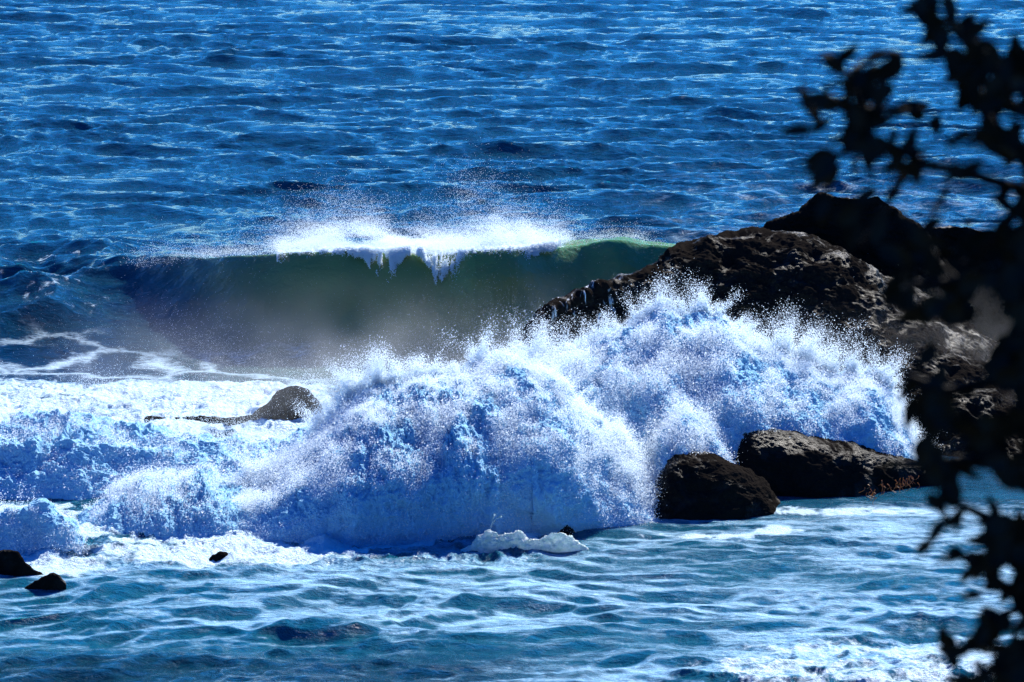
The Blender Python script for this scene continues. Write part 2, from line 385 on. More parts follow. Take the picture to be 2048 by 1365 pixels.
# water body colours: deep blue outside, bottle green lifted for backlight in the wave, teal over the shallows
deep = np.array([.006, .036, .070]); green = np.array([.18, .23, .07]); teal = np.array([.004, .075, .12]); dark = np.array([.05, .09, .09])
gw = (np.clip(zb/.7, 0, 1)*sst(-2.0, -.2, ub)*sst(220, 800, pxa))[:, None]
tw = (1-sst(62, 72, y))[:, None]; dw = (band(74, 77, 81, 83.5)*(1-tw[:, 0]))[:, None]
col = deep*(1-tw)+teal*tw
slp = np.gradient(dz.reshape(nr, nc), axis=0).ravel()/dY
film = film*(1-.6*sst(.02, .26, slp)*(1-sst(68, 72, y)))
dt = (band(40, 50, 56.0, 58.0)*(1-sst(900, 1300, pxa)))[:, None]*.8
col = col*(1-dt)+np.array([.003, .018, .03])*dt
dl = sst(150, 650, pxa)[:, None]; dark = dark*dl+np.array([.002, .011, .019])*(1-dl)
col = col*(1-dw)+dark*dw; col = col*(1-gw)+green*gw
crest_glow = (sst(.9, .0, ub)*gw[:, 0]*(.4+.6*sst(1000, 1200, pxa)))[:, None] if False else (np.clip(1-ub/1.3, 0, 1)*(ub > -1)*gw[:, 0]*(.35+.65*sst(950, 1200, pxa)))[:, None]
col = col*(1-.7*crest_glow)+np.array([.10, .24, .10])*.7*crest_glow  # backlight through the thin crest, painted in as a lighter green
rough = .05-.035*sst(66, 84, y)
ripple = 1.0+.0*y
ripple = np.where(gw[:, 0] > 0, ripple*(1-.45*gw[:, 0]), ripple); ripple *= 1-.5*dw[:, 0]
ripple *= 1 - .2*sst(100, 300, y)
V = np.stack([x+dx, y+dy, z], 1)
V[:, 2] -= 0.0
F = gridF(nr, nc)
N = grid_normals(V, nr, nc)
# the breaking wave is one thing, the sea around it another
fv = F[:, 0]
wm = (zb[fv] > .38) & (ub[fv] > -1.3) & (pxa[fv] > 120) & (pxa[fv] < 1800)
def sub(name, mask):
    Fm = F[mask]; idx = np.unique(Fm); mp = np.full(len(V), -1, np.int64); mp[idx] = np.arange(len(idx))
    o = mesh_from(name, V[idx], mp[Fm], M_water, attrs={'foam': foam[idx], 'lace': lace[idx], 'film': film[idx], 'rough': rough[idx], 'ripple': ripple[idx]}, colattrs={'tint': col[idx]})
    return o, idx
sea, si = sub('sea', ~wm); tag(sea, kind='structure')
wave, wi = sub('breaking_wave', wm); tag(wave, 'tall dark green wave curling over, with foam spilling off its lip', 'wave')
for o, idx in ((sea, si), (wave, wi)):
    o.data.normals_split_custom_set_from_vertices(N[idx].astype(float).tolist())

# ------------------------------------------------------------------ mounds: one loft for rocks and for bodies of spray
def mound(top, Yr_, base, k=3.0, k2=1.0, back=2.0, bottom=-.6, ncol=500, nf=220, nb=60, px0=None, px1=None, bulge=0.0):
    """ridge drawn along columns at distance Yr_, front running down to the water at row base"""
    p = np.array(top, float); px = np.linspace(px0 or p[0, 0], px1 or p[-1, 0], ncol)
    Yrr = ipl(Yr_, px) if isinstance(Yr_, list) else np.full(ncol, float(Yr_))
    Zr = zat(ipl(top, px), Yrr); Yb = yat(ipl(base, px), 0.0)
    Yb = np.minimum(Yb, Yrr-.15)
    t = np.linspace(0, 1, nf)[::-1]                       # front: 1 at the foot, 0 at the ridge
    tb = np.linspace(0, 1, nb+1)[1:]
    rows = []
    Zr2 = Zr-bottom
    for q in t:
        f = (1-q**k)**k2; rows.append(np.stack([px, Yrr-(Yrr-Yb)*q-bulge*np.clip(Zr2/2, 0, 1.2)*math.sin(math.pi*min(1, f**1.4))**1.2*q, bottom+Zr2*f], 1))
    for q in tb:
        f = (1-q**2.2); bw = back*np.clip(Zr2/1.5, .25, 1.5); rows.append(np.stack([px, Yrr+bw*q, bottom+Zr2*f], 1))
    G = np.array(rows); X = (G[..., 0]-1024)/FPX/CP*G[..., 1]
    Vv = np.stack([X, G[..., 1], G[..., 2]], -1)
    return Vv.reshape(-1, 3), len(rows), ncol

def rock(name, top, Yr_, base, label, amp=.35, k=2.4, k2=.7, back=2.0, veil=None, ncol=260, nf=140, seed=0, fs=1.0, cat='rock', bottom=-.7):
    Vv, r, c = mound(top, Yr_, base, k, k2, back, bottom, ncol, nf, 50)
    Nn = grid_normals(Vv, r, c)
    X, Y, Z = Vv.T+seed*13.7
    d = (fbm(X, Y, Z, .8*fs, 6, .55)-.5)*1.6*amp
    rid = 1-np.abs(2*fbm(X*1.0+Z*.5, Y*.7, Z*1.8, 1.3*fs, 5, .6)-1)
    d += (rid-.8)*.6*amp
    d += (billow(X, Y, Z, 4.5*fs, 3, .6)-.5)*.05*amp
    st = .5+.5*np.sin((Z*1.3+X*.5+3*fbm(X, Y, Z, .5, 3))*7*fs)
    d += st*.07*amp
    V2 = Vv+Nn*d[:, None]
    # a lip of horizontal cracks
    at = {}
    if veil is not None: at['veil'] = veil(1024+Vv[:, 0]/Vv[:, 1]*FPX*CP, Vv, r, c)
    else: at['veil'] = np.zeros(len(Vv))
    o = mesh_from(name, V2, gridF(r, c), M_rock, attrs=at)
    return tag(o, label, cat), V2, Nn

def veil_big(px, Vv, r, c):
    return .3*sst(1030, 1080, px)*(1-sst(1200, 1330, px))
rock('sea_rock', [(960, 800), (1010, 730), (1045, 672), (1080, 632), (1140, 608), (1200, 580), (1260, 558), (1310, 535), (1335, 505), (1360, 488), (1400, 478), (1440, 470), (1500, 474), (1560, 482), (1640, 500), (1700, 520), (1760, 548), (1830, 590), (1900, 640), (2000, 690), (2200, 760), (2330, 900)],
     [(960, 72.6), (1100, 73.2), (1300, 75), (1450, 76.0), (1800, 76), (2330, 76)], [(960, 830), (1200, 850), (1500, 860), (1800, 900), (2100, 960), (2330, 980)],
     'largest dark rock, sloping hump with wet glinting ledges behind the bursting spray', amp=.42, k=2.0, k2=.75, back=2.2, veil=veil_big, ncol=700, nf=380, seed=1, fs=.9)
rock('sea_rock', [(1480, 560), (1510, 480), (1535, 452), (1570, 440), (1600, 430), (1618, 402), (1640, 392), (1680, 396), (1720, 398), (1750, 392), (1780, 412), (1810, 438), (1840, 470), (1880, 540), (1950, 620)],
     78.2, [(1480, 640), (1950, 660)], 'jagged dark rock with a ragged peak behind the largest rock', amp=.30, seed=2, back=1.6, ncol=360, nf=160)
rock('sea_rock', [(1780, 540), (1830, 470), (1860, 458), (1920, 455), (1970, 462), (2010, 475), (2060, 470), (2140, 480), (2260, 560)],
     79.5, [(1780, 640), (2260, 660)], 'low far rock seen through the leaves at the right edge', amp=.26, seed=3, back=1.6, ncol=300, nf=120)
rock('sea_rock', [(1268, 1060), (1290, 1010), (1310, 955), (1335, 912), (1360, 900), (1420, 906), (1470, 925), (1500, 942), (1530, 960), (1550, 985), (1562, 1015), (1575, 1050)],
     66.9, [(1260, 1062), (1330, 1050), (1450, 1046), (1555, 1030), (1580, 1026)], 'rounded dark boulder with spray breaking over its left side, nearest the camera', amp=.16, seed=4, back=.9, fs=1.6, ncol=300, nf=200)
rock('sea_rock', [(1440, 960), (1465, 900), (1485, 855), (1510, 846), (1560, 856), (1610, 868), (1660, 880), (1710, 886), (1745, 898), (1790, 912), (1830, 925), (1880, 950), (1930, 990)],
     68.6, [(1440, 1000), (1560, 1000), (1640, 1004), (1740, 996), (1830, 975), (1940, 960)], 'long low dark rock with a cracked right end, below the white spray', amp=.16, seed=5, back=1.0, fs=1.5, ncol=420, nf=200)
rock('sea_rock', [(1040, 1075), (1058, 1042), (1075, 1026), (1105, 1018), (1130, 1026), (1145, 1050), (1160, 1078)],
     64.8, [(1040, 1066), (1160, 1064)], 'small dark rock half hidden inside the blue spray', amp=.05, seed=6, back=.6, fs=2.4, ncol=140, nf=90)
rock('sea_rock', [(250, 850), (300, 832), (340, 840), (400, 834), (450, 840), (500, 832), (532, 806), (554, 778), (590, 770), (618, 778), (634, 806), (650, 850)],
     73.6, [(250, 850), (655, 850)], 'brown rock with a low tail, awash in the foam to the left of the spray', amp=.12, seed=7, back=.8, fs=2.0, ncol=320, nf=100)
rock('sea_rock', [(-60, 1130), (-30, 1106), (0, 1102), (24, 1106), (38, 1124), (54, 1138), (80, 1150)],
     61.9, [(-60, 1150), (90, 1150)], 'dark weedy rock cut by the left edge of the photo', amp=.08, seed=8, back=.5, fs=3, ncol=140, nf=90)
rock('sea_rock', [(36, 1180), (55, 1166), (75, 1154), (96, 1146), (108, 1150), (122, 1168)],
     60.9, [(30, 1182), (135, 1176)], 'low wedge of dark rock in foam just below the rock at the left edge', amp=.07, seed=9, back=.5, fs=3, ncol=120, nf=90)
rock('sea_rock', [(408, 1125), (418, 1110), (433, 1102), (448, 1103), (458, 1112), (466, 1125)],
     62.9, [(405, 1125), (470, 1125)], 'tiny dark rock tip poking out in front of the shadowed spray', amp=.05, seed=10, back=.3, fs=4, ncol=100, nf=70)
rock('sea_rock', [(1205, 1385), (1225, 1364), (1245, 1356), (1262, 1362), (1280, 1362), (1300, 1353), (1330, 1352), (1352, 1362), (1375, 1385)],
     56.3, [(1205, 1400), (1375, 1400)], 'black rock tip just rising into the bottom edge of the photo', amp=.10, seed=11, back=.4, fs=4, ncol=160, nf=80)

# ------------------------------------------------------------------ bodies of spray
def spray(name, top, Yr_, base, label, k=3.0, k2=1.0, back=1.6, amp=1.0, n=250000, seed=0, ncol=600, nf=300, jets=260, jl=.5, jn=160, thick=.10, cat='spray', bottom=-.3, lean=.0, body=True, rr=(.0026, .0072), fuzz=1.0, bulge=0.0, low=1.0, torn=True):
    r0 = np.random.default_rng(seed+100)
    Vv, r, c = mound(top, Yr_, base, k, k2, back, bottom, ncol, nf, 60, bulge=bulge)
    Nn = grid_normals(Vv, r, c)
    zmax = np.tile(Vv[:, 2].reshape(r, c).max(0), r); hrel = np.clip(Vv[:, 2]/np.maximum(zmax, .2), 0, 1)
    X, Y, Z = Vv.T+seed*7.7
    edge = np.clip((Vv[:, 2]+.3)/.8, .15, 1)
    fx = X+.20*(Z-1)*np.tanh((X-np.median(X))/1.5)*.5
    d = (fbm(fx, Y*.7, Z*.75, .8, 3, .5)-.5)*.75+(fbm(fx, Y*.9, Z*.85, 3.0, 5, .62)-.5)*.42+(billow(fx, Y, Z, 6.0, 4, .65)-.5)*.13
    if not torn: d = (billow(X, Y, Z, .8, 2, .5)-.5)*.5+(billow(X, Y, Z, 2.4, 4, .6)-.5)*.5
    d = d*amp*edge*(.62+.38*hrel)+(billow(X, Y, Z, 1.7, 5, .62)-.5)*.26*(1-hrel)*edge
    V2 = Vv+Nn*d[:, None]
    if body:
        o = mesh_from(name, V2-Nn*.012, gridF(r, c), M_foam); tag(o, label, cat, kind='stuff')
    N2 = grid_normals(V2, r, c)
    # droplets hugging the surface
    vi = r0.integers(0, len(V2), n); P = V2[vi].copy()
    dens = fbm(*(P.T*1.0), 1.6, 4, .6); dens2 = fbm(*(P.T+9), 6, 3, .6)
    keep = (P[:, 2] > -.1) & (r0.random(n) < sst(.42, .60, .6*dens+.4*dens2)*1.0*(low+(1-low)*sst(.42, .85, hrel[vi])))
    vi = vi[keep]; P = P[keep]
    sz = np.median(np.linalg.norm(np.diff(V2.reshape(r, c, 3), axis=0), axis=2))*2
    off = r0.exponential(1.0, len(P))*thick*(.4+2.2*np.clip(dens[keep]-.35, 0, 1)*2)
    off *= np.where(low < 1, .25+.75*sst(.35, .8, hrel[vi]), 1)
    P += N2[vi]*off[:, None]+r0.normal(0, .012+sz*.3, P.shape)
    rad = rr[0]*.7+(rr[1]*1.25-rr[0])*r0.random(len(P))**2.5+np.where(r0.random(len(P)) < .012, .012*r0.random(len(P)), 0)
    PP = [P]; RR = [rad]
    # fingers and droplets thrown up off the ridge
    ridge = V2.reshape(r, c, 3)[nf-1+6]
    for j in range(jets):
        ci = r0.integers(4, c-4); b0 = ridge[ci]
        if b0[2] < .15: continue
        u = r0.normal(0, .42)+lean; v = r0.normal(0, .35)
        cl_ = float(vn3(np.array([b0[0]*1.4]), np.array([seed*3.3]), np.array([.5]))[0])
        L = jl*r0.exponential(1.0)*(.25+2.2*cl_*cl_)
        L = min(L, 3.6*jl)
        m = int(jn*(.3+L/jl)); s = r0.random(m)**1.7
        q = np.stack([u*s*L, v*s*L, s*L-.25*L*s*s], 1)+r0.normal(0, 1, (m, 3))*(.012+.11*s*L*fuzz)[:, None]
        PP.append(b0+q-np.array([0, 0, .06])); RR.append((rr[0]*.6+rr[1]*1.15*r0.random(m)**2.5+np.where(r0.random(m) < .02, .012*r0.random(m), 0))*(1-.3*s))
    return V2, np.concatenate(PP), np.concatenate(RR)

clouds = []
def sp_cloud(name, cl, label, cat='spray droplets'): cloud(name, cl[1], cl[2], label, cat)
# tall sheet bursting up behind the low rocks
q = spray('bursting_spray', [(880, 800), (940, 770), (1000, 740), (1040, 724), (1080, 712), (1120, 700), (1160, 694), (1210, 676), (1260, 656), (1330, 634), (1400, 630), (1450, 638), (1490, 662), (1530, 694), (1580, 715), (1640, 740), (1690, 752), (1740, 756), (1780, 780), (1810, 830), (1840, 880), (1865, 930)],
          [(880, 70.2), (1200, 71.2), (1500, 71.2), (1865, 70.4)], [(880, 960), (1300, 1000), (1865, 960)], 'tall white sheet of spray bursting up behind the low dark rocks',
          k=2.2, k2=1.0, amp=.9, bulge=.6, low=.3, n=1000000, seed=1, ncol=800, nf=360, jets=700, jl=.34, jn=480, thick=.06, lean=.15)
sp_cloud('sea_spray', q, 'fine droplets flying off the tall white sheet of spray behind the low rocks')
# the big hump in front, shadowed blue
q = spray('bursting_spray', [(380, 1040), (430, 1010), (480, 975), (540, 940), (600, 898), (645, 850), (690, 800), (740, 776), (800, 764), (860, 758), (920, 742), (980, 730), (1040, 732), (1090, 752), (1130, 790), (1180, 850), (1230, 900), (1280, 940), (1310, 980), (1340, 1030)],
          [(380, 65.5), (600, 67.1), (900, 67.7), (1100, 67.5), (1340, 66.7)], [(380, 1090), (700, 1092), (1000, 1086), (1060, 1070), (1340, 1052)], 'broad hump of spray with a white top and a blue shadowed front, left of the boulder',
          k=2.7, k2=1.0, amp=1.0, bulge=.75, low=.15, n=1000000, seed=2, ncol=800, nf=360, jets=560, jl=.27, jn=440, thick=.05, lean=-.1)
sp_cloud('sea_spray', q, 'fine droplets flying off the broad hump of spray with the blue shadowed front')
q = spray('bursting_spray', [(1240, 1000), (1285, 940), (1310, 895), (1335, 850), (1370, 822), (1400, 838), (1430, 860), (1450, 890), (1465, 930)],
          67.9, [(1240, 1050), (1465, 1010)], 'small lumpy plume of spray rising between the two low rocks', k=2.6, amp=.7, n=120000, seed=3, ncol=260, nf=240, jets=140, jl=.18, jn=120, thick=.05, back=.7)
sp_cloud('sea_spray', q, 'fine droplets around the small plume between the two low rocks')
q = spray('bursting_spray', [(120, 1060), (170, 1020), (220, 985), (270, 965), (320, 952), (370, 945), (420, 955), (470, 970), (520, 985), (570, 1020)],
          66.0, [(120, 1088), (570, 1090)], 'low fan of white spray at the left end of the blue hump', k=2.6, amp=.7, bulge=.4, low=.12, n=140000, seed=4, ncol=400, nf=200, jets=200, jl=.16, jn=110, thick=.05, back=.8, lean=-.3)
sp_cloud('sea_spray', q, 'fine droplets above the low fan of spray on the left')
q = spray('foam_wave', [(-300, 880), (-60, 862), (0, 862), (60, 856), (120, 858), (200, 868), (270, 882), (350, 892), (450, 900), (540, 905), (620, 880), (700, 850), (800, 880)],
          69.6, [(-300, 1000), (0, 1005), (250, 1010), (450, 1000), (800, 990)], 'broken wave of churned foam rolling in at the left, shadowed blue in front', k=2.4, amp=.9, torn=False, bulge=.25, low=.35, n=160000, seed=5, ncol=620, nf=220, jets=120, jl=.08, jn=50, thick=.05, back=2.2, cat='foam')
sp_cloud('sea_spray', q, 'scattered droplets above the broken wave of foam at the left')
q = spray('foam_splash', [(-120, 1080), (-40, 1050), (0, 1040), (40, 1028), (75, 1010), (100, 1030), (130, 1045), (160, 1075)],
          63.8, [(-120, 1110), (160, 1110)], 'knobbly white splash above the rock at the left edge', k=2.2, amp=.6, torn=False, n=60000, seed=6, ncol=220, nf=140, jets=80, jl=.22, jn=50, thick=.03, back=.5, cat='foam')
sp_cloud('sea_spray', q, 'droplets above the knobbly splash at the left edge')

def wavelet():
    Vv, r, c = mound([(920, 1100), (942, 1092), (958, 1078), (978, 1066), (1000, 1076), (1020, 1070), (1044, 1067), (1058, 1082), (1080, 1084), (1100, 1075), (1122, 1070), (1145, 1078), (1162, 1090), (1180, 1098)], 63.45,
                     [(900, 1104), (1190, 1104)], 2.2, .8, .35, -.2, 260, 90, 30, bulge=.1)
    Nn = grid_normals(Vv, r, c); X, Y, Z = Vv.T
    V2 = Vv+Nn*((billow(X, Y, Z, 4.5, 5, .62)-.5)*.17*np.clip(Z/.2, .1, 1))[:, None]
    mw = mat_simple('milky_water', (.45, .62, .60), (.90, .94, .92), 11, .2, .4)
    o = mesh_from('foam_wavelet', V2, gridF(r, c), mw); tag(o, 'small milky wavelet with rounded foamy crests and two thin upright jets', 'wavelet')
    ac = Acc()
    for pts in ([(978, 1062), (984, 1048), (986, 1038), (990, 1028)], [(984, 1048), (992, 1038), (1004, 1032)]):
        P = smooth_line([pos(p, q_, 63.85) for p, q_ in pts], 8); tube(ac, P, .012+.006*np.sin(np.linspace(0, 9, len(P)))+.008*(np.linspace(0, 1, len(P)) > .85), 8)
    ac.obj('jet', mw, o)
wavelet()
# spindrift blown back off the crest of the breaking wave
def spindrift():
    r0 = np.random.default_rng(77); n = 620000
    px = np.concatenate([r0.uniform(540, 1180, n*8//10), r0.uniform(280, 560, n//60), r0.uniform(1180, 1340, n//90)])
    n = len(px)
    h = ipls(HB, px); yc = yat(ipls(CREST, px), h)
    g1 = vn3(px*.011, px*0+4, px*0); g2 = vn3(px*.045, px*0+9, px*0)
    H = (.08+.62*sst(.2, .8, .65*g1+.35*g2))*np.where((px > 540) & (px < 1180), 1, .12)
    H *= .3+.95*np.exp(-((px-940)/230)**2)
    ke = r0.random(n) < np.where((px > 540) & (px < 1180), sst(540, 620, px)*(1-sst(1020, 1180, px))+.03, 1)
    px = px[ke]; H = H[ke]; h = h[ke]; yc = yc[ke]; n = len(px)
    s = r0.exponential(.55, n); s = np.minimum(s, 3)
    zz = h+.05+H*s*.8-.12*r0.random(n); yy = yc+s*2.2*r0.random(n)+r0.normal(0, .25, n)
    dxw = -.9*s*r0.random(n)*.6
    X = (px-1024)/FPX/CP*yc+dxw
    P = np.stack([X, yy, zz], 1)
    st = fbm(P[:, 0]*.8+P[:, 2]*1.5, P[:, 1]*.3, P[:, 2]*5, 1.5, 4, .6)
    k = r0.random(n) < sst(.33, .62, st)*1.1
    cloud('spindrift', P[k], r0.uniform(.0018, .005, k.sum()), 'white spindrift blown back off the crest of the green wave', 'spray droplets')
    # foam tumbling down the face
    n = 260000; px = np.clip(r0.normal(900, 150, n), 560, 1120); h = ipls(HB, px); yc = yat(ipls(CREST, px), h)
    ct = .10+0*px
    for c, wd, ln in ((600, 40, .35), (770, 36, .55), (905, 42, .95), (985, 36, .5), (1050, 32, .4)):
        ct = np.maximum(ct, ln*np.exp(-((px-c)/wd)**2))
    ct *= .5+fbm(px*.06, px*0, px*0, 1, 3)
    s = r0.random(n)**.8*ct
    P = np.stack([(px-1024)/FPX/CP*yc, yc-.55-.25*s+r0.normal(0, .05, n), h+.12-s*1.25+r0.normal(0, .03, n)], 1)
    k = r0.random(n) < sst(.42, .62, fbm(P[:, 0]*3, P[:, 1], P[:, 2], 2.2, 4, .6)+.12*np.clip(.25-s, -.6, .25)*2)
    cloud('falling_foam', P[k], r0.uniform(.003, .010, k.sum()), 'ragged white curtains of foam falling down the face of the green wave', 'foam')
spindrift()
# light mist drifting in front of the wave face and over the white water
def mist():
    r0 = np.random.default_rng(78)
    n = 200000; px = r0.uniform(-60, 1800, n); px = px[r0.random(n) < sst(-60, 700, px)]; n = len(px); Y = r0.uniform(72.0, 80.0, n); X = (px-1024)/FPX/CP*Y
    Z = r0.exponential(.55, n)
    P = np.stack([X, Y, Z], 1); k = r0.random(n) < sst(.38, .7, fbm(X*.5, Y*.5, Z*.8, 1, 4))
    k &= Z < 3.2
    cloud('sea_mist', P[k], r0.uniform(.0016, .0030, k.sum()), 'thin mist hanging between the green wave and the bursting spray', 'mist')
    n = 60000; px = r0.uniform(-60, 680, n); Y = r0.uniform(70.5, 77.5, n); X = (px-1024)/FPX/CP*Y
    Z = r0.exponential(.16, n)+.05
    P = np.stack([X, Y, Z], 1); k = r0.random(n) < sst(.42, .66, fbm(X*.7, Y*.7, Z, 1, 4))
    cloud('sea_mist', P[k], r0.uniform(.0025, .006, k.sum()), 'bright mist of droplets over the churned white water on the left', 'mist')
mist()
def mist_volume():
    m = newmat('mist_air'); b = NB(m)
    P = b.n('ShaderNodeNewGeometry').outputs['Position']; sx = b.n('ShaderNodeSeparateXYZ'); b.l(P, sx.inputs[0])
    n = b.noise(P, .55, 3, .5)
    hz = b.math('SUBTRACT', 1.0, b.ramp(sx.outputs[2], .2, 2.6)); dn = b.math('MULTIPLY', b.ramp(n, .40, .68), hz)
    dn = b.math('MULTIPLY', dn, b.ramp(sx.outputs[0], -11.0, -3.0)); dn = b.math('MULTIPLY', dn, .085)
    v = b.n('ShaderNodeVolumePrincipled'); v.inputs['Color'].default_value = (.9, .93, .95, 1); v.inputs['Anisotropy'].default_value = .35
    b.l(dn, v.inputs['Density']); o = b.n('ShaderNodeOutputMaterial'); b.l(v.outputs[0], o.inputs['Volume'])
    x0, x1, y0, y1, z0, z1 = -11, 10.5, 72.0, 78.5, .15, 2.7
    V_ = np.array([(x_, y_, z_) for z_ in (z0, z1) for y_ in (y0, y1) for x_ in (x0, x1)])
    F_ = np.array([(0, 2, 3, 1), (4, 5, 7, 6), (0, 1, 5, 4), (2, 6, 7, 3), (0, 4, 6, 2), (1, 3, 7, 5)])
    o = mesh_from('drifting_mist', V_, F_, m, smooth=False); tag(o, 'soft grey mist drifting low in front of the green wave face', 'mist', kind='stuff')
mist_volume()

# ------------------------------------------------------------------ bluff under the camera and the tree on it
def bluff():
    xs = np.linspace(-60, 60, 160); ys = np.concatenate([np.linspace(-40, 12, 70), np.linspace(12.3, 40, 60)])
    Xg, Yg = np.meshgrid(xs, ys); X = Xg.ravel(); Y = Yg.ravel()
    edge = 5.0+1.2*np.sin(X*.21)
    Z = np.where(Y < edge, 13.6-.05*np.maximum(Y, 0), 13.4-(Y-edge)*1.0)
    Z = np.minimum(Z, 13.6); Z = np.maximum(Z, -3)
    Z += (fbm(X, Y, X*0, .4, 5)-.5)*np.where(Y < 3, .4, 1.3)
    Z -= .4
    o = mesh_from('ground', np.stack([X, Y, Z], 1), gridF(len(ys), len(xs)), M_soil); tag(o, kind='structure')
bluff()

TD = 6.0                                                 # the tree stands about six metres from the lens
def tp(px, py, d=TD): return pos(px, py, d)
rl = np.random.default_rng(5)
def leaf(acc, A0, B0, wd, roll=None):
    """leathery obovate leaf from A0 (stalk) to B0 (tip), wd metres wide"""
    ax = B0-A0; L = np.linalg.norm(ax); ax = ax/L
    nrm = np.array([rl.normal(0, .35), -1, rl.normal(0, .35)]); side = np.cross(ax, nrm); side /= np.linalg.norm(side); nrm = np.cross(side, ax)
    us = np.linspace(0, 1, 9); prof = np.sin(np.pi*us**.8)**.75; prof[0] = .08; prof[-1] = .05
    bend = rl.normal(0, .10)*L; cup = rl.uniform(.1, .45)
    rows = []
    for u, p in zip(us, prof):
        c = A0+ax*L*u+nrm*bend*math.sin(math.pi*u)
        for s in (-1, -.5, 0, .5, 1):
            rows.append(c+side*s*p*wd/2+nrm*cup*abs(s)*p*wd/2)
    acc.add(np.array(rows), gridF(9, 5))
